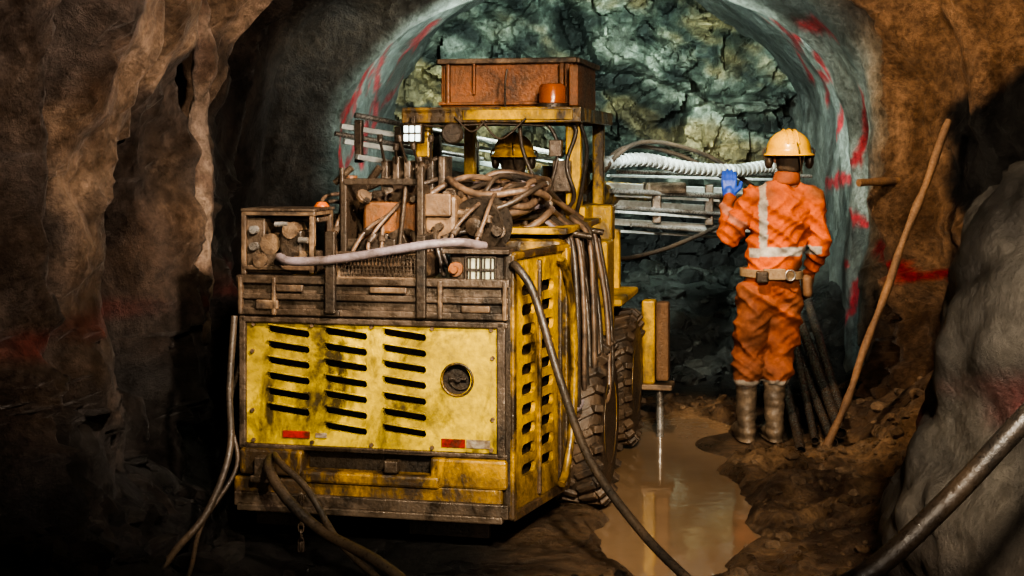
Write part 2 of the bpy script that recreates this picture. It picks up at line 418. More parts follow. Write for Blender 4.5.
def rocks(name,spots,mat,colr,parent=None,flat=.7):
    base=icopts(2); bm0=bmesh.new(); bmesh.ops.create_icosphere(bm0,subdivisions=2,radius=1)
    bm0.verts.index_update(); bf=[[v.index for v in f.verts] for f in bm0.faces]; bm0.free()
    vs=[];fs=[];cs=[]
    for (x,y,z,r) in spots:
        s=random.random()*50; o=len(vs); rot=E(random.uniform(0,360),random.uniform(0,360),random.uniform(0,360))
        sx,sy,sz=random.uniform(.7,1.2),random.uniform(.7,1.2),random.uniform(.5,.9)
        cc=mixc(colr[0],colr[1],random.random())
        for p in base:
            c_=noise.voronoi(p*1.1+V((s,0,0)))[1][0]
            q=rot@V((p.x*sx,p.y*sy,p.z*sz)); q=q*(1+.35*noise.noise(p*1.3+V((s,0,0)))+.4*noise.noise(c_*3))
            vs.append(V((x+q.x*r,y+q.y*r,z+q.z*r*flat+r*.15))); cs.append(cc)
        fs+=[[o+i for i in f] for f in bf]
    me=bpy.data.meshes.new(name); me.from_pydata(vs,[],fs)
    ca=me.color_attributes.new('Col','FLOAT_COLOR','POINT')
    for i,c in enumerate(cs): ca.data[i].color=(*c,1)
    return finish(name,me,mat,parent)
sp=[]
for i in range(3000):
    x=random.uniform(.35,3.0); y=random.uniform(3.6,9.6)
    if pud(x,y)>.25 or (abs(x-1.45)<.3 and abs(y-8.15)<.3): continue
    r=.007+.045*random.random()**5
    if x>1.9: r*=1.5
    sp.append((x,y,gz(x,y),r))
rocks('gravel',sp,MUD,((.20,.125,.07),(.44,.30,.19)),FL)
sp=[]
for i in range(600):
    x=random.uniform(-2.0,-1.0); y=random.uniform(3.6,9.5); r=.015+.09*random.random()**3
    sp.append((x,y,gz(x,y),r))
for i in range(300):
    x=random.uniform(-1.3,.5); y=random.uniform(3.8,5.5); sp.append((x,y,gz(x,y),.008+.035*random.random()**3))
rocks('dark_rubble',sp,MUD,((.018,.015,.013),(.055,.045,.038)),FL)
sp=[]
for i in range(420):
    x=random.uniform(-1.1,2.5); y=random.uniform(10.0,12.6); sp.append((x,y,gz(x,y),.025+.14*random.random()**4))
rocks('blasted_rubble',sp,MUD,((.012,.014,.013),(.10,.11,.10)),FL)

def outfold(p):
    return .09*fr(p*1.6,6)+.05*abs(noise.noise(V((p.x*3+p.z,p.y*3,p.z*1.2))))+.02*fr(p*6,4)+.10*facet(p,2.5,1)
def outcol(p):
    k=fr(p*2,4); c=mixc((.105,.094,.078),(.042,.036,.030),sm(-.2,.4,k))
    c=mixc(c,(.06,.042,.03),sm(.8,.3,p.z))
    c=mixc(c,(.15,.016,.016),sm(.10,.03,abs(p.z-.97+.25*(p.y-4)))*sm(-.1,.3,noise.noise(p*4))*.8)
    return c
organic('rock_outcrop',[[(V((2.16,4.3,-.2)),(1.0,.9,.6)),(V((2.06,4.25,.5)),(.92,.85,.6)),(V((2.27,4.4,1.2)),(.85,.8,.65))]],GREYROCK,None,.03,4,outfold,outcol)

pl=[(-1.50,6.72,3.0),(-1.54,6.82,2.5),(-1.49,6.78,2.2),(-1.53,6.82,1.85),(-1.50,6.78,1.5),(-1.51,6.78,1.15),(-1.49,6.74,.8)]
cp=catmull(pl,5)
def stripcol(p):
    k=fr(p*4,4); return mixc(mixc((.48,.35,.26),(.24,.155,.11),sm(-.2,.3,k)),(.04,.03,.024),sm(1.1,.7,p.z))
organic('draped_shotcrete_strip',[[(q,(.050+.02*noise.noise(q*4),.07,.05)) for q in cp]],ROCK,None,.014,3,lambda p:.022*noise.noise(p*7)+.012*noise.noise(p*20),stripcol)

# ------------------------------------------------------------------ DRILLING RIG
A=math.radians(-12); RO=V((-.58,5.82,0))
rig=empty('drilling_rig',RO,A)
RM=Matrix.Translation(RO)@Matrix.Rotation(A,4,'Z'); RI=RM.inverted()
def W(x,y,z): return RI@V((x,y,z))

def perforated(name,w,h,th,slots,mat,parent,M):
    """plate in XZ plane with real holes; slots = (cx,cz,len,height,angle)"""
    bm=bmesh.new(); edges=[]
    def loop(P):
        vs=[bm.verts.new((x,0,z)) for x,z in P]
        for i in range(len(vs)): edges.append(bm.edges.new((vs[i],vs[(i+1)%len(vs)])))
    c_=.012
    loop([(-w/2+c_,-h/2),(w/2-c_,-h/2),(w/2,-h/2+c_),(w/2,h/2-c_),(w/2-c_,h/2),(-w/2+c_,h/2),(-w/2,h/2-c_),(-w/2,-h/2+c_)])
    for cx,cz,ln,hh,an in slots:
        r=hh/2; pts=[]
        for k in range(7):
            a=math.radians(-90+180*k/6); pts.append((ln/2-r+r*math.cos(a),r*math.sin(a)))
        for k in range(7):
            a=math.radians(90+180*k/6); pts.append((-ln/2+r+r*math.cos(a),r*math.sin(a)))
        if abs(ln-hh)<1e-5: pts=[(r*math.cos(2*math.pi*k/24),r*math.sin(2*math.pi*k/24)) for k in range(24)]
        ca,sa=math.cos(an),math.sin(an)
        loop([(cx+x*ca-z*sa,cz+x*sa+z*ca) for x,z in pts])
    bmesh.ops.triangle_fill(bm,use_beauty=True,use_dissolve=False,edges=edges)
    bad=[]
    for f in bm.faces:
        c=f.calc_center_median()
        for cx,cz,ln,hh,an in slots:
            dx,dz=c.x-cx,c.z-cz; lx=dx*math.cos(an)+dz*math.sin(an); lz=-dx*math.sin(an)+dz*math.cos(an)
            hl=max(ln/2-hh/2,0); 
            if math.hypot(max(abs(lx)-hl,0),lz)<hh/2*.9: bad.append(f); break
    if bad: bmesh.ops.delete(bm,geom=bad,context='FACES_ONLY')
    r=bmesh.ops.extrude_face_region(bm,geom=list(bm.faces))
    bmesh.ops.translate(bm,vec=(0,th,0),verts=[v for v in r['geom'] if isinstance(v,bmesh.types.BMVert)])
    bmesh.ops.translate(bm,vec=(0,-th/2,0),verts=list(bm.verts))
    bmesh.ops.recalc_face_normals(bm,faces=bm.faces)
    me=bpy.data.meshes.new(name); bm.to_mesh(me); bm.free(); me.transform(M)
    return finish(name,me,mat,parent)
slots=[]
for cx,n,z0 in ((-.364,6,.935),(-.112,7,.932),(.142,7,.934)):
    for i in range(n): slots.append((cx+.0075,z0-i*.066-.72,.185,.030,math.radians(-7)))
slots.append((.366,.757-.72,.128,.128,0))
perforated('rear_engine_panel',1.09,.53,.02,slots,YELW,rig,Matrix.Translation((-.0075,0,.72)))
boxes('louvre_lips',[((s[0]-.0075,-.016,s[1]+.72+.020),(.18,.016,.007),E(0,7,0)) for s in slots[:-1]],YELW,rig,.002)
box('radiator_core',(-.54,.06,.40),(.53,.10,1.0),RUB,rig)
boxes('rear_panel_frame',[((-.566,.0,.72),(.03,.06,.56)),((.553,.0,.72),(.035,.06,.56)),((0,.0,.985),(1.16,.06,.025)),((0,0,.452),(1.16,.06,.02))],STL,rig)
bolts=[]
for x in (-.52,-.26,0,.26,.51):
    for z in (.965,.475): bolts.append(((x,-.02,z),(x,-.008,z),.009))
for z in (.6,.85): bolts+= [((-.525,-.02,z),(-.525,-.008,z),.009),((.515,-.02,z),(.515,-.008,z),.009)]
cyls('panel_bolts',bolts,MUDS,rig,8)
rr=[(.366+.066*math.cos(2*math.pi*k/24),-.012,.757+.066*math.sin(2*math.pi*k/24)) for k in range(25)]
tube('panel_port_ring',rr,.005,YELD,rig,2)
cyls('panel_latch',[((.366,.04,.757),(.366,.05,.757),.05),((.366,0,.757),(.366,.02,.757),.012),((.33,.01,.757),(.40,.01,.757),.006)],RUB,rig)
boxes('rear_reflectors',[((-.33,-.014,.505),(.12,.006,.03)),((.35,-.014,.497),(.10,.006,.035))],REDR,rig,.002)
boxes('rear_white_reflectors',[((.455,-.014,.497),(.10,.006,.035)),((-.22,-.014,.505),(.05,.006,.02))],WHT,rig,.002)
boxes('deck_beam',[((0,.06,1.075),(1.17,.14,.17)),((0,-.02,1.155),(1.18,.04,.035)),((0,-.02,1.085),(1.17,.03,.028)),((0,-.02,1.02),(1.17,.03,.03))],STL,rig)
boxes('deck_beam_ribs',[((x,-.03,1.085),(.02,.03,.16)) for x in (-.57,-.42,.3,.57)]+[((-.35,-.035,1.12),(.12,.02,.03)),((-.45,-.035,1.05),(.1,.02,.04)),((.08,-.035,1.12),(.16,.02,.025)),((.45,-.035,1.05),(.12,.02,.03))],MUDS,rig)
boxes('rear_bumper',[((-.02,.03,.27),(1.16,.14,.11)),((-.43,0,.39),(.28,.10,.11)),((.42,0,.38),(.32,.10,.12)),((-.0,-.02,.34),(.6,.08,.05))],YELD,rig,.012)
boxes('bumper_lower_plate',[((0,-.045,.235),(1.18,.03,.06)),((0,.02,.205),(1.14,.2,.03))],STL,rig)
boxes('chain_guard_skirt',[((-.4,.10,.16),(.3,.03,.14)),((.3,.12,.15),(.35,.03,.14))],DRK,rig)
box('bumper_recess',(-.3,.05,.30),(.28,.2,.46),DRK,rig)
box('bumper_lip',(-.29,-.03,.445),(.27,.02,.46),MUDS,rig,.004)
boxes('tow_blocks',[((-.45,-.06,.37),(.07,.08,.10)),((-.45,-.09,.33),(.1,.03,.03)),((.1,-.05,.40),(.06,.05,.05))],STL,rig)
box('engine_block_body',(-.56,.10,.30),(.55,1.35,1.10),DRK,rig,.02)
box('left_side_panel',(-.585,.02,.25),(-.555,1.35,1.12),YELD,rig,.01)
p0,p1=V((.585,-.0,0)),V((.705,.62,0)); L=(p1-p0).length; ang=math.atan2(p1.y-p0.y,p1.x-p0.x)
MM=Matrix.Translation(((p0.x+p1.x)/2,(p0.y+p1.y)/2,.735))@Matrix.Rotation(ang,4,'Z')
ss=[]
for cx in (-.14,.07):
    for i in range(10): ss.append((cx,.38-i*.083,.15,.05,math.radians(0)))
perforated('side_engine_panel',L,1.06,.02,ss,YEL,rig,MM)
bk=bmesh.new(); add_box(bk,(0,.05,0),(L-.02,.02,1.04)); me=bpy.data.meshes.new('side_duct_back'); bk.to_mesh(me); bk.free(); me.transform(MM); finish('side_duct_back',me,RUB,rig)
sf=bmesh.new()
for c,s in (((-L/2,-.005,0),(.035,.04,1.08)),((L/2-.04,-.01,0),(.05,.05,1.06)),((0,-.005,.53),(L,.04,.03)),((0,-.005,-.53),(L,.04,.04)),((-.035,-.012,0),(.02,.03,1.0)),((.21,-.012,0),(.02,.03,1.0))):
    add_box(sf,c,s,None,.008)
me=bpy.data.meshes.new('side_panel_frame'); sf.to_mesh(me); sf.free(); me.transform(MM); finish('side_panel_frame',me,YELD,rig)
arc=[]
for k in range(13):
    t=-80+160*k/12; a=math.radians(t); arc.append(MM@V((.10+.20*math.cos(a),-.05,.50*math.sin(a))))
tube('side_guard_hoop',arc,.018,YEL,rig)
box('corner_post',(.56,-.02,.22),(.60,.03,1.28),DRK,rig,.015)
box('right_hood',(.30,.55,1.05),(.70,1.55,1.30),YELD,rig,.03)
boxes('hood_top_plate',[((.52,1.1,1.335),(.40,1.05,.03)),((.32,1.1,1.30),(.03,1.0,.08))],YEL,rig)
boxes('hood_side_detail',[((.71,1.35,1.15),(.02,.35,.26)),((.715,1.0,1.2),(.02,.2,.1))],YEL,rig)
def wheel(tag,x,y,side,r=.40,w=.24):
    prof=[(-w/2,.2),(-w/2,.3),(-w/2+.005,r*.80),(-w/2+.015,r*.88),(-w/2+.045,r*.945),(-w/4,r*.96),(w/4,r*.96),(w/2-.045,r*.945),(w/2-.015,r*.88),(w/2-.005,r*.80),(w/2,.3),(w/2,.2)]
    lathe('tyre_'+tag,prof,(x,y,r),(1,0,0),TIRE,rig,56)
    bm=bmesh.new(); N=26
    for i in range(N):
        a=2*math.pi*i/N
        for sgn in (-1,1):
            aa=a+(math.pi/N if sgn>0 else 0)
            RX=Matrix.Rotation(aa,3,'X')
            add_box(bm,V((x+sgn*w*.20,y,r))+RX@V((0,0,r*.972)),(w*.40,.036,.026),RX@Matrix.Rotation(sgn*.5,3,'Z'),.006)
            add_box(bm,V((x+sgn*w*.44,y,r))+RX@V((0,.5*w*.24,r*.925)),(.05,.034,.05),RX@Matrix.Rotation(sgn*.75,3,'Y'),.006)
    me=bpy.data.meshes.new('tread'); bm.to_mesh(me); bm.free(); finish('tread_'+tag,me,TIRE,rig)
    s=side
    lathe('rim_'+tag,[(s*.02,.02),(s*.09,.03),(s*.09,.08),(s*.03,.10),(s*.04,.18),(s*(w/2+.002),.21),(s*(w/2-.02),.215)],(x,y,r),(1,0,0),YELD,rig,32)
    cyls('hub_bolts_'+tag,[((x+s*.04,y+.13*math.cos(k*math.pi/4),r+.13*math.sin(k*math.pi/4)),(x+s*.065,y+.13*math.cos(k*math.pi/4),r+.13*math.sin(k*math.pi/4)),.012) for k in range(8)],SIL,rig,6)
wheel('rear_right',.72,1.12,1); wheel('front_right',.68,2.50,1,.39)
wheel('rear_left',-.55,1.10,-1,.40,.2); wheel('front_left',-.55,2.50,-1,.39)
box('chassis',(-.42,1.3,.34),(.56,3.3,.72),DRK,rig,.02)
cyls('axles',[((-.6,1.1,.40),(.7,1.1,.40),.07),((-.6,2.5,.39),(.7,2.5,.39),.07)],DRK,rig)
boxes('right_fender',[((.68,1.78,.95),(.14,.26,.55)),((.66,2.45,.86),(.22,.75,.04)),((.58,2.05,1.1),(.06,.5,.6)),((.66,2.1,1.30),(.12,.12,.20))],YEL,rig,.015)
boxes('cab_side_column',[((.62,2.22,1.0),(.12,.10,.62)),((.62,2.75,.98),(.10,.08,.5))],YEL,rig,.015)
boxes('column_brackets',[((.62,2.15,z),(.135,.02,.02)) for z in (.78,.92,1.06,1.2)]+[((.68,1.63,z),(.145,.02,.02)) for z in (.75,.9,1.05)],YELD,rig,.003)
box('operator_floor',(-.5,1.4,.72),(.58,3.1,.78),STL,rig)
# canopy
CX=.095; DZ=-.035
boxes('canopy_posts',[((.525,1.95,1.33),(.085,.085,1.18)),((-.32,1.95,1.33),(.08,.08,1.18)),((.51,2.95,1.33),(.07,.07,1.18)),((-.30,2.95,1.33),(.07,.07,1.18))],YEL,rig,.012)
boxes('canopy_roof',[((CX,2.4,1.945+DZ),(.98,1.25,.03)),((CX,1.80,1.925+DZ),(.99,.05,.085)),((CX-.47,2.4,1.925+DZ),(.05,1.2,.075)),((CX+.47,2.4,1.925+DZ),(.05,1.2,.075)),((CX,3.0,1.925+DZ),(.98,.05,.075))],YELD,rig)
boxes('canopy_front_beam',[((CX+.15,1.773,1.925+DZ),(.6,.02,.055))],YEL,rig,.004)
BX=.135
boxes('roof_rust_box',[((BX,2.05,2.07),(.74,.03,.27)),((BX,2.75,2.07),(.74,.04,.27)),((BX-.37,2.4,2.07),(.03,.70,.27)),((BX+.37,2.4,2.07),(.03,.70,.27)),((BX,2.4,1.955),(.74,.7,.03)),((BX,2.03,1.96),(.78,.05,.02))],RST,rig)
boxes('roof_box_rim',[((BX,2.03,2.195),(.79,.07,.03)),((BX+.385,2.40,2.195),(.05,.75,.03)),((BX-.385,2.40,2.195),(.05,.75,.03)),((BX,2.76,2.195),(.79,.06,.03))],MUDS,rig)
boxes('roof_box_gusset',[((.45,2.0,2.06),(.025,.06,.24)),((.53,1.97,2.05),(.05,.16,.22)),((-.20,2.02,2.07),(.02,.04,.22)),((-.05,2.02,2.1),(.012,.04,.18))],RST,rig)
lathe('beacon_base',[(0,.05),(0,.085),(.025,.085),(.03,.07)],(.42,1.86,1.925),(0,0,1),DRK,rig,28)
lathe('beacon_lens',[(0,.072),(.09,.072),(.105,.062),(.11,.03)],(.42,1.86,1.95),(0,0,1),ORG,rig,28)
def lamp(tag,c,s=.1,mt=LENS):
    x,y,z=c
    box('work_lamp_'+tag,(x-s/2,y,z-s/2),(x+s/2,y+.07,z+s/2),DRK,rig,.012)
    boxes('lamp_lens_'+tag,[((x+dx,y-.002,z+dz),(s*.22,.012,s*.34)) for dx in (-s*.30,0,s*.30) for dz in (-s*.21,s*.21)],mt,rig,.004)
    box('lamp_bracket_'+tag,(x-.01,y+.02,z+s/2),(x+.01,y+.05,z+s/2+.04),DRK,rig,.002)
lamp('canopy_left',(-.32,1.70,1.79),.11,LENSB)
lathe('round_lamp',[(0,.02),(.02,.055),(.07,.06),(.08,.05)],(-.10,1.78,1.79),(0,-1,0),DRK,rig,24)
cyls('round_lamp_mount',[((-.10,1.78,1.79),(-.10,1.80,1.89),.012)],DRK,rig)
box('rear_lamp_box',(.33,.0,1.16),(.58,.12,1.285),DRK,rig,.012)
box('rear_lamp_hood',(.31,-.05,1.275),(.59,.13,1.295),STL,rig,.004)
for i,x in enumerate((.435,.495)):
    boxes('rear_lamp_lens_%d'%i,[((x,-.006,1.235),(.048,.014,.045)),((x,-.006,1.182),(.048,.014,.045))],LENS,rig,.006)
rim=[]
for x in (.403,.4225,.448,.465,.4825,.508,.528): rim.append(((x,-.016,1.208),(.007,.01,.11)))
for z in (1.156,1.208,1.262): rim.append(((.465,-.016,z),(.13,.01,.010)))
boxes('rear_lamp_rim',rim,DRK,rig,.002)
cyls('side_valve',[((.36,-.02,1.21),(.36,.02,1.21),.03),((.36,-.05,1.21),(.36,-.02,1.21),.015)],RST,rig)
boxes('black_brackets',[((-.165,-.05,1.19),(.045,.03,.34)),((-.165,-.02,1.02),(.07,.05,.03)),((.225,-.05,1.18),(.04,.03,.34)),((.22,.05,1.33),(.03,.1,.04))],DRK,rig,.006)
gr=[]
for i in range(22):
    x=-.13+i*.0158; gr.append(((x,-.03,1.17),(x+.012,-.03,1.27),.0028)); gr.append(((x+.012,-.032,1.17),(x,-.032,1.27),.0028))
for i in range(7):
    gr.append(((-.135,-.034,1.17+i*.0167),(.205,-.034,1.17+i*.0167),.002))
cyls('expanded_mesh_grille',gr,STL,rig,5)
boxes('grille_frame',[((.035,-.03,1.168),(.35,.02,.012)),((.035,-.03,1.272),(.35,.02,.012)),((-.135,-.03,1.22),(.012,.02,.11)),((.207,-.03,1.22),(.012,.02,.11))],MUDS,rig,.003)
box('grille_back_tank',(-.12,.05,1.15),(.2,.35,1.26),MUDS,rig,.02)
boxes('hydraulic_manifold',[((-.43,.12,1.22),(.28,.2,.09)),((-.36,.08,1.30),(.10,.16,.12)),((-.53,.10,1.33),(.09,.14,.16)),((-.42,.16,1.40),(.30,.12,.025))],STL,rig,.01)
boxes('manifold_frame',[((-.575,.02,1.30),(.022,.03,.26)),((-.27,.02,1.30),(.022,.03,.24)),((-.42,.02,1.43),(.33,.03,.02)),((-.42,.02,1.20),(.33,.03,.02)),((-.575,.24,1.30),(.022,.03,.26)),((-.27,.24,1.30),(.022,.03,.26)),((-.575,.13,1.43),(.022,.24,.02)),((-.27,.13,1.43),(.022,.24,.02))],MUDS,rig,.004)
cyls('hydraulic_filters',[((-.46,.02,1.30),(-.46,.14,1.30),.045),((-.36,-.01,1.36),(-.36,.1,1.36),.035),((-.5,.0,1.23),(-.5,.1,1.23),.03),((-.40,.0,1.24),(-.40,.1,1.24),.022),((-.32,.0,1.25),(-.32,.1,1.25),.025)],MUDS,rig)
cyls('manifold_fittings',[((-.53,.0,1.36),(-.53,.05,1.36),.018),((-.53,.0,1.29),(-.53,.05,1.29),.018),((-.43,.0,1.385),(-.37,.0,1.385),.012),((-.32,-.01,1.32),(-.28,-.01,1.32),.014)],SIL,rig,10)
boxes('top_lid',[((-.42,.13,1.445),(.33,.26,.012))],STL,rig,.003)
lathe('marker_lamp',[(0,.036),(.02,.036),(.04,.02)],(-.33,.3,1.43),(0,0,1),ORG,rig,20)
tube('lilac_hose',[(-.40,-.03,1.25),(-.34,-.06,1.235),(-.2,-.07,1.24),(-.05,-.07,1.26),(.12,-.07,1.29),(.28,-.06,1.315),(.38,-.02,1.32),(.46,.08,1.30)],.019,HOSL,rig)
# engine deck clutter
boxes('air_cleaner_box',[((-.02,.55,1.32),(.30,.35,.30)),((-.02,.36,1.40),(.26,.04,.14))],RST,rig,.02)
boxes('tan_cover_box',[((.20,.45,1.38),(.15,.25,.24)),((.20,.31,1.46),(.12,.03,.10))],TANC,rig,.02)
boxes('valve_bank',[((-.16+.055*i,.75,1.56+.02*(i%2)),(.035,.14,.18)) for i in range(6)]+[((-.02,.78,1.47),(.40,.2,.08))],STL,rig,.008)
cyls('control_levers',[((-.16+.055*i,.7,1.62),(-.16+.055*i+.02*math.sin(i*2),.62,1.72+.02*math.cos(i*3)),.007) for i in range(5)]+[((-.16+.055*i+.02*math.sin(i*2),.62,1.72+.02*math.cos(i*3)),(-.16+.055*i+.025*math.sin(i*2),.615,1.75+.02*math.cos(i*3)),.014) for i in range(5)],DRK,rig,8)
cyls('steel_lever_arm',[((.16,.25,1.20),(.12,.3,1.60),.013),((.12,.3,1.60),(.14,.3,1.64),.022),((-.28,.6,1.45),(-.14,.55,1.62),.018),((-.30,.7,1.5),(.08,.75,1.66),.015),((-.32,.45,1.55),(-.24,.45,1.62),.015),((-.27,.40,1.25),(-.27,.40,1.62),.012),((.02,.30,1.2),(.06,.30,1.58),.010)],STL,rig,10)
boxes('guard_plate',[((-.22,.42,1.38),(.03,.3,.36)),((-.28,.5,1.30),(.12,.03,.22)),((-.10,.30,1.27),(.22,.02,.08)),((.14,.24,1.40),(.03,.03,.46)),((-.05,.28,1.56),(.34,.025,.03))],DRK,rig,.006)
cyls('exhaust_muffler',[((-.40,.55,1.28),(-.22,.60,1.28),.09),((-.30,.58,1.34),(-.30,.6,1.58),.035)],RST,rig)
lathe('hose_reel',[(-.06,.05),(-.06,.12),(-.05,.125),(-.045,.06),(.045,.06),(.05,.125),(.06,.12),(.06,.05)],(.37,.42,1.37),(0.2,1,0.05),DRK,rig,36)
lathe('reel_hub',[(-.09,.02),(-.08,.04),(-.05,.045)],(.37,.40,1.37),(0.2,1,0.05),STL,rig,20)
random.seed(3)
loops=[]
for i in range(12):
    cx,cy,cz=.34+random.uniform(-.10,.10),.80+random.uniform(-.18,.15),1.37+i*.015
    a=random.uniform(.13,.25); bb=random.uniform(.14,.24); t1,t2=random.uniform(-.4,.3),random.uniform(0,.4)
    L_=[]
    for k in range(17):
        an=2*math.pi*k/16*1.02
        L_.append((cx+a*math.cos(an),cy+bb*math.sin(an),cz+t1*a*math.cos(an)*.6+t2*bb*math.sin(an)+.02*math.sin(an*3+i)))
    loops.append(L_)
tube('coiled_hoses',loops[::2],.017,HOSE,rig); tube('coiled_thin_hoses',loops[1::4],.013,RUB,rig); tube('coiled_pale_hoses',loops[3::4],.012,HOSL,rig)
strands=[]
for i in range(11):
    x=.02+.045*i; strands.append([(x-.2,.42,1.24+.02*i),(x-.08+random.uniform(-.06,.06),.56,1.44+random.uniform(-.07,.05)),(x+.04,.75+random.uniform(-.1,.1),1.53+random.uniform(-.07,.05)),(x+.14+random.uniform(-.08,.08),1.0,1.50),(x+.2,1.3,1.36)])
tube('draped_hoses',strands[::2],.015,HOSE,rig); tube('draped_black_hoses',strands[1::2],.012,RUB,rig)
strands=[];crimps=[]
for i in range(26):
    x0=-.30+random.random()*.75; y0=.12+random.random()*.3
    s_=[(x0,y0,1.16),(x0+random.uniform(-.1,.1),y0+.05,1.27+random.random()*.08),(x0+random.uniform(-.15,.15),y0+.2,1.34+random.random()*.16),(x0+random.uniform(-.2,.2),.75,1.40+random.random()*.1)]
    strands.append(s_); a_=V(s_[1]); d_=(V(s_[2])-a_).normalized(); crimps.append((a_,a_+d_*.045,.016))
tube('engine_bay_lines',strands[::2],.010,RUB,rig); tube('engine_bay_tan_lines',strands[1::2],.009,HOSE,rig)
cyls('hose_crimps',crimps,STL,rig,10)
fit=[]
for i in range(40):
    x=random.uniform(-.28,.5); y=random.uniform(.25,.85); z=random.uniform(1.28,1.52)
    d=random.choice([V((1,0,0)),V((0,1,0)),V((0,0,1)),V((.6,-.5,.6))]); ln=random.uniform(.03,.10); r=random.uniform(.008,.026)
    fit.append((V((x,y,z)),V((x,y,z))+d*ln,r)); fit.append((V((x,y,z))+d*ln*.7,V((x,y,z))+d*ln*.95,r*1.5))
cyls('deck_fittings',fit[:40],MUDS,rig,8); cyls('deck_valves',fit[40:],STL,rig,8)
boxes('deck_brackets',[((random.uniform(-.25,.3),random.uniform(.3,.8),random.uniform(1.3,1.55)),(random.uniform(.02,.12),random.uniform(.01,.08),random.uniform(.02,.12)),E(0,random.uniform(-30,30),random.uniform(-30,30))) for i in range(22)],STL,rig,.003)
# hanging hoses right side
hl=[]
for i in range(10):
    y0=.66+.035*i; x=.70+.010*i+random.uniform(-.01,.015); zb=.46+.10*random.random()
    hl.append([(x-.12,y0+.1,1.38),(x-.02,y0+.02,1.28),(x+.0+random.uniform(-.02,.02),y0-.03,.95),(x+.02,y0-.02,zb+.05),(x+.05,y0+.06,zb),(x+.06,y0+.14,zb+.08),(x+.04,y0+.18,.95),(x-.03,y0+.25,1.30)])
tube('hanging_hoses',hl[::5],.010,HOSL,rig); tube('hanging_hoses_brown',hl[1::3],.012,HOSE,rig); tube('hanging_hoses_dark',hl[2::3]+hl[3::6],.014,RUB,rig)
cyls('hose_hanger',[((.62,.8,1.33),(.80,.8,1.30),.015),((.62,1.15,1.33),(.80,1.15,1.30),.015)],DRK,rig)
tube('post_hoses',[[(.50,1.6,1.35),(.55,1.8,1.45),(.50,1.85,1.62),(.55,1.86,1.80),(.50,1.88,1.86)],[(.42,1.6,1.35),(.42,1.8,1.5),(.45,1.87,1.7),(.40,1.87,1.83),(.30,1.86,1.88)],[(.58,1.6,1.3),(.60,1.75,1.5),(.61,1.85,1.7),(.57,1.9,1.84)],[(.24,1.85,1.87),(.27,1.8,1.7),(.36,1.75,1.5),(.40,1.6,1.4)]],.011,RUB,rig)
boxes('post_junction_box',[((.47,1.88,1.56),(.10,.06,.17)),((.44,1.86,1.71),(.07,.06,.09)),((.38,1.86,1.46),(.10,.08,.12))],STL,rig)
tube('wire_rail',[[(-.38,1.78,1.85),(-.2,1.76,1.83),(.1,1.76,1.84),(.4,1.76,1.83)],[(.15,1.9,1.9),(.16,1.86,2.06),(.17,1.86,2.14)],[(-.1,1.76,1.88),(.0,1.74,1.80),(.08,1.74,1.86)],[(.05,1.76,1.86),(.16,1.74,1.76),(.3,1.74,1.87)]],.006,RUB,rig)
boxes('operator_seat',[((.03,2.55,.98),(.42,.42,.10)),((.03,2.36,1.22),(.40,.09,.46)),((.03,2.55,.86),(.25,.25,.18))],DRK,rig,.03)
boxes('control_console',[((.12,3.05,1.12),(.7,.18,.5)),((.12,2.98,1.40),(.6,.2,.06))],STL,rig,.02)
cyls('console_levers',[((-.1+.1*i,2.92,1.42),(-.1+.1*i,2.86,1.53),.009) for i in range(5)],DRK,rig,8)
# stabilizer jack
g=W(.87,8.42,0)
jx,jy=g.x,g.y
box('stabilizer_housing',(jx-.085,jy-.06,.30),(jx-.005,jy+.06,.80),YEL,rig,.012)
box('stabilizer_timber_pad',(jx+.0,jy-.05,.32),(jx+.075,jy+.06,.79),WOOD,rig,.012)
box('stabilizer_flange',(jx-.11,jy-.09,.27),(jx+.10,jy+.09,.305),MUDS,rig,.008)
cyls('stabilizer_rod',[((jx+.02,jy,.30),(jx+.02,jy,-.06),.022)],SIL,rig)
lathe('stabilizer_foot',[(-.07,.09),(-.055,.09),(-.03,.04)],(jx+.02,jy,.0),(0,0,1),MUDS,rig,24)
box('stabilizer_arm',(.30,jy-.05,.50),(jx-.05,jy+.05,.64),YELD,rig,.012)
# booms & feeds (world coordinates converted)
cyls('boom_pivot',[(W(.35,9.1,.7),W(.35,9.1,1.5),.12),(W(.35,9.1,1.35),W(.35,9.1,1.60),.16)],YELD,rig)
cyls('boom_tube',[(W(.40,9.1,1.42),W(1.0,10.4,1.35),.10)],YELD,rig)
box('boom_front_mount',W(-.1,8.85,.5),W(.65,9.4,.95),YELD,rig,.02)
def bars(name,items,mat,w,h):
    bm=bmesh.new()
    for a,b_ in items:
        a,b_=W(*a),W(*b_); d=b_-a; q=V((1,0,0)).rotation_difference(d.normalized())
        add_box(bm,(a+b_)/2,(d.length,w,h),q.to_matrix(),min(w,h)*.15)
    me=bpy.data.meshes.new(name); bm.to_mesh(me); bm.free(); return finish(name,me,mat,rig)
bars('feed_beam',[((.62,9.5,1.46),(2.05,10.5,1.38)),((.60,9.55,1.35),(1.95,10.5,1.24)),((.64,9.5,1.22),(1.75,10.3,1.12))],PAL,.07,.045)
bars('feed_rails',[((.65,9.45,1.53),(2.1,10.4,1.48)),((.62,9.48,1.40),(2.0,10.3,1.31)),((.70,9.4,1.29),(1.85,10.3,1.18)),((.62,9.5,1.16),(1.6,10.3,1.06))],PAL,.04,.018)
bars('feed_cross_plates',[((1.0+.40*i,9.66+.28*i,1.48-.02*i),(1.0+.40*i,9.66+.28*i,1.20-.03*i)) for i in range(3)],STL,.05,.06)
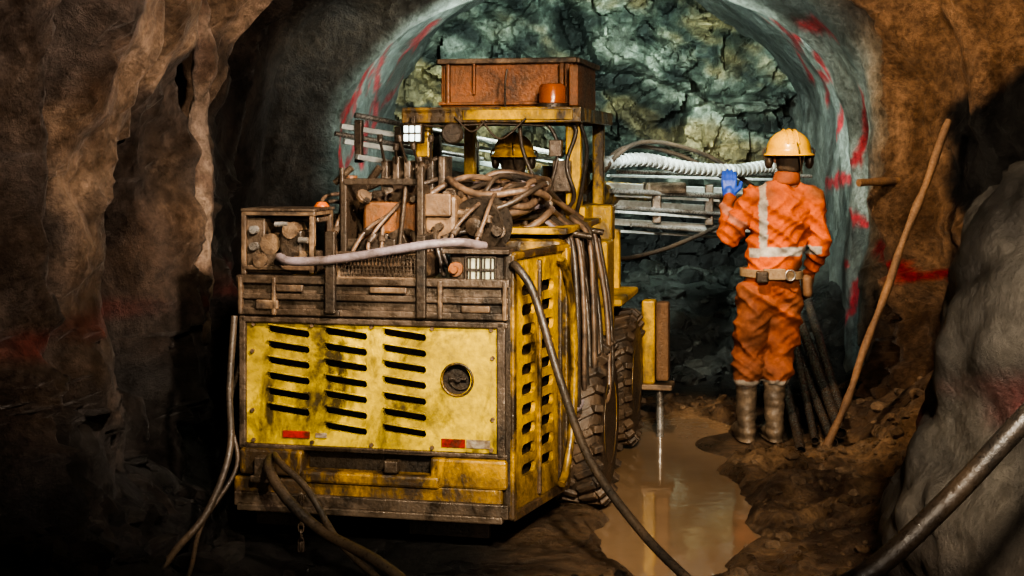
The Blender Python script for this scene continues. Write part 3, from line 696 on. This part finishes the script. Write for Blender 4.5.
cyls('drill_rods',[(W(.7,9.35,1.56),W(2.2,10.3,1.51),.014),(W(.66,9.4,1.43),W(2.3,10.5,1.33),.018),(W(.7,9.4,1.32),W(1.7,10.1,1.23),.014),(W(.8,9.4,1.20),W(1.5,9.9,1.12),.014)],SIL,rig)
boxes('rock_drill_body',[(W(1.05,9.7,1.44),(.30,.14,.08),E(0,0,30)),(W(1.55,10.05,1.34),(.22,.12,.08),E(0,0,30))],STL,rig,.02)
duct=[W(.50,9.0,1.60),W(.85,9.25,1.64),W(1.2,9.5,1.58),W(1.55,9.75,1.56),W(1.85,9.95,1.58),W(2.0,10.1,1.45)]
tube('ribbed_air_duct',duct,.036,WHO,rig,9)
dc=catmull(duct,9); dr=[]
for p_,q_ in zip(dc[:-1],dc[1:]):
    d_=(q_-p_).normalized(); dr.append((p_,p_+d_*.016,.046))
cyls('duct_ribs',dr,WHO,rig,18)
tube('boom_hoses',[[W(.4,8.9,1.3),W(.7,9.2,1.70),W(1.1,9.5,1.68),W(1.5,9.8,1.5)],[W(.4,8.9,1.2),W(.6,9.1,1.0),W(1.0,9.5,1.02),W(1.5,9.9,1.18)],[W(.45,8.9,1.4),W(.8,9.2,1.74),W(1.3,9.6,1.68),W(1.7,9.9,1.45)]],.016,RUB,rig)
bars('upper_feed_beam',[((-1.12,9.15,1.86),(.35,9.9,1.62)),((-1.10,9.15,1.76),(.35,9.9,1.52)),((-1.0,9.0,1.66),(.3,9.8,1.42))],PAL,.05,.035)
cyls('upper_drill_rods',[(W(-1.02,9.1,1.93),W(.3,9.8,1.68),.018),(W(-1.15,9.1,1.81),W(-.2,9.6,1.64),.016)],SIL,rig)
bars('upper_feed_plates',[((-1.0+.25*i,9.15+.13*i,1.90-.04*i),(-1.0+.25*i,9.15+.13*i,1.62-.04*i)) for i in range(4)],STL,.05,.05)
cyls('boom_link',[(W(.35,9.1,1.5),W(.1,9.7,1.55),.08)],YELD,rig)

# ------------------------------------------------------------------ cables / hoses
tube('trailing_cable',[(.0,5.72,1.20),(.012,5.64,1.234),(.07,5.6,1.16),(.112,5.58,1.05),(.189,5.5,.794),(.295,5.3,.524),(.462,5.05,.326),(.62,4.8,.21),(.85,4.4,.09),(1.1,3.8,.07),(1.5,2.9,.07)],.017,RUB,None,10)
tube('rubber_hose',[(-1.0,5.80,.42),(-.97,5.62,.40),(-.86,5.50,.30),(-.72,5.4,.22),(-.5,5.2,.17),(-.33,5.0,.10),(-.2,4.6,.06),(0,3.9,.06)],.022,RUB,None,10)
tube('rubber_hose',[(-.98,5.78,.44),(-.92,5.6,.44),(-.80,5.5,.36),(-.66,5.35,.20),(-.45,5.1,.10),(-.25,4.7,.06)],.014,RUB,None,10)
tube('rubber_hose',[(-1.17,5.9,1.0),(-1.18,5.85,.7),(-1.17,5.8,.45),(-1.22,5.6,.25),(-1.30,5.4,.15),(-1.32,5.0,.09),(-1.25,4.5,.08)],.015,RUB,None,10)
tube('rubber_hose',[(-1.12,5.95,.9),(-1.2,5.95,.6),(-1.15,5.85,.38),(-1.24,5.6,.2),(-1.22,5.3,.1),(-1.2,4.9,.06)],.010,RUB,None,10)
tube('thick_black_hose',[(1.75,3.3,1.42),(1.35,3.1,1.30),(1.12,3.0,1.14),(.93,2.98,.95),(.76,2.95,.81),(.58,2.9,.72),(.3,2.7,.5),(.0,2.3,.15),(-.4,1.8,.05)],.024,RUB,None,10)
chain=empty('hanging_chain')
for i in range(12):
    z=.27-i*.03+.0; an=90*(i%2)
    bpts=[]
    for k in range(13):
        a=2*math.pi*k/12; u,w_=.011*math.cos(a),.021*math.sin(a)
        bpts.append((-.865+u*math.cos(math.radians(an)),5.80-.06+u*math.sin(math.radians(an)),max(z,.07)+w_ if z>.03 else .06+w_*.5))
    tube('link_%d'%i,bpts,.004,STL,chain,2)

# ------------------------------------------------------------------ timber pole, peg, pipes
def pole(name,a,b_,r,mat,seg=24,jit=.25):
    a,b_=V(a),V(b_); pts=[a.lerp(b_,t/seg) for t in range(seg+1)]
    pts=[p+V((noise.noise(p*2),noise.noise(p*2+V((5,0,0))),0))*.018 for p in pts]
    return tube(name,pts,r,mat,None,2,0,jit)
pole('wooden_pole',(1.74,7.82,-.02),(2.60,8.32,1.88),.023,WOOD,24,.45)
pole('wooden_pole',(2.14,8.64,1.50),(2.66,8.95,1.52),.026,WOOD,10)
def pipe(a,b_,r,parent,nm):
    bm=bmesh.new(); a,b_=V(a),V(b_); d=(b_-a); q=V((0,0,1)).rotation_difference(d.normalized()); n=20
    rings=[]
    for (rr_,h) in ((r-.005,.12),(r-.005,0),(r,0),(r,d.length),(r-.005,d.length)):
        rings.append([bm.verts.new(a+q@V((rr_*math.cos(2*math.pi*k/n),rr_*math.sin(2*math.pi*k/n),h))) for k in range(n)])
    for p_,q_ in zip(rings[:-1],rings[1:]):
        for k in range(n): bm.faces.new((p_[k],p_[(k+1)%n],q_[(k+1)%n],q_[k]))
    bm.faces.new(rings[0])
    bmesh.ops.recalc_face_normals(bm,faces=bm.faces)
    me=bpy.data.meshes.new(nm); bm.to_mesh(me); bm.free(); finish(nm,me,PIPE,parent)
pb=empty('pipe_bundle')
for i,(a,b_,r) in enumerate([((1.86,7.92,.10),(2.02,10.1,.62),.034),((1.80,7.85,.06),(1.93,10.1,.56),.028),((1.93,8.2,.16),(2.12,10.1,.66),.03),((1.60,7.75,.035),(1.84,10.0,.50),.028),((1.72,7.95,.05),(1.95,9.9,.60),.024)]):
    pipe(a,b_,r,pb,'pipe_%d'%i)

# ------------------------------------------------------------------ people
ORA=(.68,.135,.018); MUDC=(.30,.095,.033); GREYR=(.50,.48,.43)
def helmet(parent,c,s=1.0):
    x,y,z=c
    bm=bmesh.new(); n=28; rings=[]
    for k in range(12):
        ph=math.pi/2*k/11; ring=[]
        for i in range(n):
            a=2*math.pi*i/n; r=math.cos(ph)
            ring.append(bm.verts.new((x+s*.122*r*math.cos(a),y+s*.148*r*math.sin(a),z+s*(.128*math.sin(ph)**.85))))
        rings.append(ring)
    br=[]
    for f,dz in ((1.0,0),(1.13,-.008),(1.16,-.014),(1.13,-.016),(.96,-.006)):
        ring=[]
        for i in range(n):
            a=2*math.pi*i/n; pk=.035*max(0,math.sin(a))**3
            ring.append(bm.verts.new((x+s*.122*f*math.cos(a),y+s*(.148*f+pk*(f>1))*math.sin(a),z+s*dz)))
        br.append(ring)
    allr=br[::-1]+rings[1:]
    for p,q in zip(allr[:-1],allr[1:]):
        for i in range(n): bm.faces.new((p[i],p[(i+1)%n],q[(i+1)%n],q[i]))
    bmesh.ops.remove_doubles(bm,verts=bm.verts,dist=.0005)
    bmesh.ops.recalc_face_normals(bm,faces=bm.faces)
    me=bpy.data.meshes.new('helmet'); bm.to_mesh(me); bm.free(); finish('helmet',me,HELM,parent,True)
    rp=[]
    for dx in (-.03,0,.03):
        rp.append([(x+dx*s,y+s*.150*math.cos(a),z+s*.130*math.sin(a)-abs(dx)*.1) for a in [math.radians(t) for t in range(25,160,12)]])
    tube('helmet_ridges',rp,.006*s,HELM,parent,4)
    for sx,nm in ((-1,'l'),(1,'r')):
        organic('earmuff_'+nm,[[(V((x+sx*s*.112,y-.005,z-.045*s)),(.026*s,.036*s,.045*s))]],DRK,parent,.006,3)
        tube('earmuff_arm_'+nm,[(x+sx*s*.135,y,z-.03),(x+sx*s*.142,y,z+.01),(x+sx*s*.125,y,z+.03)],.006,DRK,parent)
    lathe('cap_lamp',[(0,.03),(.03,.032),(.045,.026)],(x,y+s*.148,z+.04),(0,1,.2),DRK,parent,20)
    tube('cap_lamp_cord',[(x,y+s*.14,z+.06),(x+.01,y,z+s*.135),(x+.02,y-s*.13,z+.06),(x+.03,y-s*.155,z-.01),(x+.05,y-.13,z-.12)],.004,DRK,parent)
def head(parent,c):
    x,y,z=c
    ch=[[(V((x,y,z+.02)),(.078,.095,.10)),(V((x,y+.025,z-.05)),(.062,.070,.060))],
        [(V((x,y+.105,z-.005)),(.010,.014,.012)),(V((x,y+.098,z+.03)),.008)],
        [(V((x-.08,y,z)),(.012,.022,.032))],[(V((x+.08,y,z)),(.012,.022,.032))],
        [(V((x,y+.088,z-.050)),(.026,.008,.006))],[(V((x,y+.08,z-.08)),(.025,.018,.015))],
        [(V((x,y-.015,z-.06)),.056),(V((x,y-.02,z-.16)),.060)],
        [(V((x-.03,y+.088,z+.035)),(.018,.01,.006)),(V((x+.03,y+.088,z+.035)),(.018,.01,.006))]]
    organic('head',ch,SKIN,parent,.006,4)
    for sx in (-1,1):
        organic('eye',[[(V((x+sx*.03,y+.088,z+.015)),.011)]],WHT,parent,.004,2)
    organic('hair',[[(V((x,y-.012,z+.035)),(.083,.092,.092)),(V((x,y-.03,z-.055)),(.074,.068,.045))]],HAIR,parent,.008,3,lambda p:.003*noise.noise(p*60))
def hand(name,parent,w,d,up,mat,curl=.5,thumb=1,s=1.0):
    w,d,up=V(w),V(d).normalized(),V(up).normalized(); sd=d.cross(up).normalized(); up=sd.cross(d).normalized()
    ch=[]
    ch.append([(w,.030*s),(w+d*.03*s,.030*s)])
    for k in range(4):
        o=sd*((k-1.5)*.021*s)
        ch.append([(w+o*.6+d*.015*s,.018*s),(w+o+d*.088*s,.0135*s)])
        ln=[.036,.042,.039,.031][k]*s; p=w+o*1.05+d*.09*s; dd=d.copy(); r=.0105*s
        for j in range(3):
            upn=sd.cross(dd).normalized()
            dd=(dd*math.cos(curl)-upn*math.sin(curl)).normalized()
            q=p+dd*ln*(1-.2*j); ch.append([(p,r),(q,r*.9)]); p=q; r*=.92
    t0=w+sd*thumb*.028*s+d*.025*s; t1=t0+(sd*thumb*.8+d*.8-up*.3).normalized()*.045*s; t2=t1+(d-up*.5+sd*thumb*.15).normalized()*.035*s
    ch+= [[(t0,.015*s),(t1,.0125*s)],[(t1,.0125*s),(t2,.0105*s)]]
    return organic(name,ch,mat,parent,.0045,3)
def cloth_fold():
    def f(p):
        v=.014*noise.noise(V((p.x*5,p.y*5,p.z*8)))
        r1=1-abs(noise.noise(V((p.x*6+p.z*5,p.y*5,p.z*10+p.x*6))))*2.6
        r2=1-abs(noise.noise(V((p.x*10-p.z*8+7,p.y*8,p.z*16-p.x*8))))*2.6
        v+=.018*max(r1,-.4)+.008*max(r2,-.4)-.010
        return v
    return f
mn=empty('miner',(1.52,8.15,0),0)
def mcol(p):
    x,y,z=p.x,p.y,p.z
    k=fr(p*3,4); c=mixc(ORA,MUDC,sm(-.1,.45,k)); 
    if z<.98: c=mixc(c,(.30,.10,.04),.4+.4*sm(.9,.4,z))
    torso=(-.17+.02*z<x<.27) and z>.95
    if torso and 1.05<z<1.18 and abs(y)<.3: 
        zz=z-(1.088+(x)*.03)
        if 0<zz<.052: c=mixc(GREYR,(.3,.23,.16),sm(-.1,.3,k)*.6)
    if torso and y<.12 and 1.13<z<1.60:
        xl=-.075+.06*(z-1.1)*.2
        if abs(x-xl)<.022: c=mixc(GREYR,(.3,.23,.16),sm(-.1,.3,k)*.6)
    if .335<z<.372: c=mixc(GREYR,(.34,.27,.2),.6)
    dl=(V((x,y,z))-V((-.215,.02,1.30))).dot((V((-.27,.06,1.17))-V((-.15,0,1.42))).normalized())
    if x<-.16 and abs(dl)<.020 and z>1.1: c=mixc(c,GREYR,.35)
    return c
legs=[
 [(V((-.02,.01,.80)),(.150,.12,.08)),(V((-.03,0,.90)),(.172,.13,.10)),(V((-.005,0,1.02)),(.152,.112,.08)),(V((.03,0,1.20)),(.170,.120,.10)),(V((.05,0,1.38)),(.180,.115,.08)),(V((.06,0,1.46)),(.10,.08,.05)),(V((.075,0.01,1.53)),(.062,.062,.03))],
 [(V((-.115,.0,1.43)),.066),(V((.05,0,1.45)),.08),(V((.215,0,1.43)),.066)],
 [(V((-.105,0,.86)),(.110,.12,.10)),(V((-.120,.02,.66)),(.108,.110,.08)),(V((-.135,.03,.50)),(.098,.10,.07)),(V((-.142,.0,.42)),(.096,.099,.04)),(V((-.152,.0,.355)),(.077,.082,.02))],
 [(V((.065,0,.86)),(.110,.12,.10)),(V((.058,.02,.66)),(.108,.110,.08)),(V((.038,.03,.50)),(.098,.10,.07)),(V((.020,.0,.42)),(.096,.097,.04)),(V((.008,.0,.355)),(.076,.081,.02))],
 [(V((-.125,0,1.42)),.070),(V((-.19,.01,1.30)),.066),(V((-.25,.05,1.185)),.060),],
 [(V((-.25,.05,1.185)),.060),(V((-.235,.17,1.30)),.052),(V((-.215,.27,1.40)),.043)],
 [(V((.22,0,1.42)),.070),(V((.255,-.01,1.28)),.064),(V((.268,-.01,1.15)),.058)],
 [(V((.268,-.01,1.15)),.058),(V((.255,.08,1.05)),.050),(V((.245,.15,.97)),.043)],
]
organic('coverall',legs,CLOTH,mn,.009,4,cloth_fold(),mcol)
hand('glove_left',mn,(-.212,.28,1.42),(.03,.25,.9),(-.2,-.9,.2),BLUE,.35,1,1.1)
hand('glove_right',mn,(.243,.155,.955),(-.05,.25,-.9),(.9,.1,.1),LGLV,.55,1,1.05)
for nm,fx in (('boot_left',-.155),('boot_right',.008)):
    organic(nm,[[(V((fx,.0,.36)),(.066,.072,.015)),(V((fx,.0,.20)),(.058,.066,.05)),(V((fx,-.0,.08)),(.052,.07,.06))],
      [(V((fx,-.01,.06)),(.050,.065,.055)),(V((fx-.01,.10,.055)),(.05,.06,.05)),(V((fx-.015,.19,.045)),(.046,.05,.04))],
      [(V((fx,-.01,.012)),(.054,.070,.012)),(V((fx-.012,.19,.012)),(.052,.062,.012))]],BOOT,mn,.008,4,lambda p:.006*noise.noise(p*14)+.006*noise.noise(V((p.x*10,p.y*10,p.z*36))))
def oval(name,c,rx,ry,h,th,mat,parent,tilt=0):
    bm=bmesh.new(); n=40; R=[]
    for (f,dz) in ((0,-h/2),(th,-h/2),(th,h/2),(0,h/2)):
        R.append([bm.verts.new((c[0]+(rx+f)*math.cos(2*math.pi*i/n),c[1]+(ry+f)*math.sin(2*math.pi*i/n),c[2]+dz+tilt*math.cos(2*math.pi*i/n))) for i in range(n)])
    for a in range(4):
        p,q=R[a],R[(a+1)%4]
        for i in range(n): bm.faces.new((p[i],p[(i+1)%n],q[(i+1)%n],q[i]))
    bmesh.ops.recalc_face_normals(bm,faces=bm.faces)
    me=bpy.data.meshes.new(name); bm.to_mesh(me); bm.free(); return finish(name,me,mat,parent,False)
oval('belt',(-.01,0,.985),.170,.132,.045,.014,BELT,mn,-.008)
boxes('belt_pouch',[((-.09,-.152,.975),(.07,.04,.07))],DRK,mn,.012)
boxes('belt_pad',[((-.02,-.148,.99),(.13,.02,.065))],BELT,mn,.008)
tube('belt_ring',[(.07+.028*math.cos(math.radians(a)),-.152,.985+.03*math.sin(math.radians(a))) for a in range(0,361,30)],.006,SIL,mn,3)
organic('belt_tool_pouch',[[(V((.19,-.02,.95)),(.035,.05,.03)),(V((.195,-.02,.87)),(.03,.045,.03))]],LGLV,mn,.008,3)
head(mn,(.095,.03,1.655)); helmet(mn,(.095,.02,1.685),1.05)
organic('collar',[[(V((.075,0,1.515)),(.082,.080,.03)),(V((.085,.01,1.565)),(.074,.074,.022))]],CLOTH,mn,.008,3,None,lambda p:mixc(ORA,MUDC,.7))

# seated operator
op=empty('miner',tuple(RM@V((.06,2.52,0))),A)
opch=[[(V((0,0,1.10)),(.17,.13,.08)),(V((0,.02,1.28)),(.155,.11,.1)),(V((0,.03,1.46)),(.17,.10,.08)),(V((0,.03,1.54)),(.07,.065,.03))],
 [(V((-.16,.03,1.47)),.065),(V((.16,.03,1.47)),.065)],
 [(V((-.09,.0,1.10)),.09),(V((-.11,.36,1.12)),.075),(V((-.11,.40,.90)),.06)],[(V((.09,.0,1.10)),.09),(V((.11,.36,1.12)),.075),(V((.11,.40,.90)),.06)],
 [(V((-.18,.03,1.45)),.06),(V((-.24,.1,1.25)),.052)],[(V((-.24,.1,1.25)),.052),(V((-.18,.30,1.36)),.038)],
 [(V((.18,.03,1.45)),.06),(V((.24,.1,1.25)),.052)],[(V((.24,.1,1.25)),.052),(V((.18,.30,1.36)),.038)]]
organic('coverall',opch,CLOTH,op,.012,5,cloth_fold(),lambda p: GREYR if 1.25<p.z<1.30 and abs(p.x)<.18 else (.22,.12,.03))
hand('glove_left',op,(-.18,.31,1.37),(0,.9,.1),(0,-.1,1),LGLV,.6,1); hand('glove_right',op,(.18,.31,1.37),(0,.9,.1),(0,-.1,1),LGLV,.6,-1)
for nm,fx in (('boot_left',-.11),('boot_right',.11)):
    organic(nm,[[(V((fx,.40,.92)),.06),(V((fx,.40,.84)),.055)],[(V((fx,.38,.82)),(.05,.06,.04)),(V((fx,.5,.81)),(.045,.05,.03))]],BOOT,op,.01,3)
head(op,(0,.05,1.645)); helmet(op,(0,.04,1.675),.98)

# ------------------------------------------------------------------ lights
def spot(name,loc,tgt,e,c,ang=90,size=.15,blend=.6):
    l=bpy.data.lights.new(name,'SPOT'); l.energy=e; l.color=c; l.spot_size=math.radians(ang); l.spot_blend=blend; l.shadow_soft_size=size
    o=bpy.data.objects.new(name,l); col.objects.link(o); o.location=loc
    o.rotation_euler=(V(tgt)-V(loc)).to_track_quat('-Z','Y').to_euler(); return o
spot('key_lamp',(.75,.6,3.0),(1.45,7.5,.3),1450,(1,.85,.66),46,.12,.8)
spot('left_wall_lamp',(.9,3.4,3.2),(-1.7,6.3,2.1),1250,(1,.83,.68),74,.10,.9)
spot('rig_rear_lamp',(.3,1.0,3.0),(-.40,6,1.0),780,(1,.87,.64),36,.10,.8)
spot('right_wall_lamp',(.7,6.4,3.0),(2.6,8.6,1.4),420,(1,.78,.55),86,.10,.8)
spot('face_lamp',(.2,9.0,2.35),(.9,13,1.9),880,(.82,1.0,.90),115,.10)
spot('arch_lamp',(1.0,8.9,2.2),(2.4,11,1.8),105,(.82,.98,.89),120,.1)
spot('arch_lamp_left',(.1,9.1,2.3),(-1.3,11,2.1),190,(.84,.98,.89),90,.1)
spot('boom_fill',(.75,8.3,2.1),(1.4,9.9,1.3),190,(.88,1.0,.96),60,.08)  # added unseen spot to brighten the boom bars, no fixture there
w=bpy.data.worlds.new('mine_dark'); scene.world=w; w.use_nodes=True
w.node_tree.nodes['Background'].inputs[0].default_value=(.6,.62,.65,1); w.node_tree.nodes['Background'].inputs[1].default_value=.03
al=bpy.data.lights.new('camera_fill','AREA'); al.energy=75; al.size=2.5; al.color=(1,.90,.78)  # added soft fill behind the camera, stands for no real source
ao=bpy.data.objects.new('camera_fill',al); col.objects.link(ao); ao.location=(.3,-2.0,2.0); ao.rotation_euler=(V((0,7,1))-V((.3,-2.0,2.0))).to_track_quat('-Z','Y').to_euler()

# ------------------------------------------------------------------ camera
cd=bpy.data.cameras.new('camera'); cd.sensor_width=36; cd.lens=1400/1024*36; cd.shift_y=-136/1024
cam=bpy.data.objects.new('camera',cd); col.objects.link(cam); cam.location=(0,0,1.69); cam.rotation_euler=(math.radians(90),0,0)
scene.camera=cam
scene.view_settings.view_transform='AgX'
scene.view_settings.exposure=.45
try: scene.view_settings.look='AgX - High Contrast'
except Exception: pass
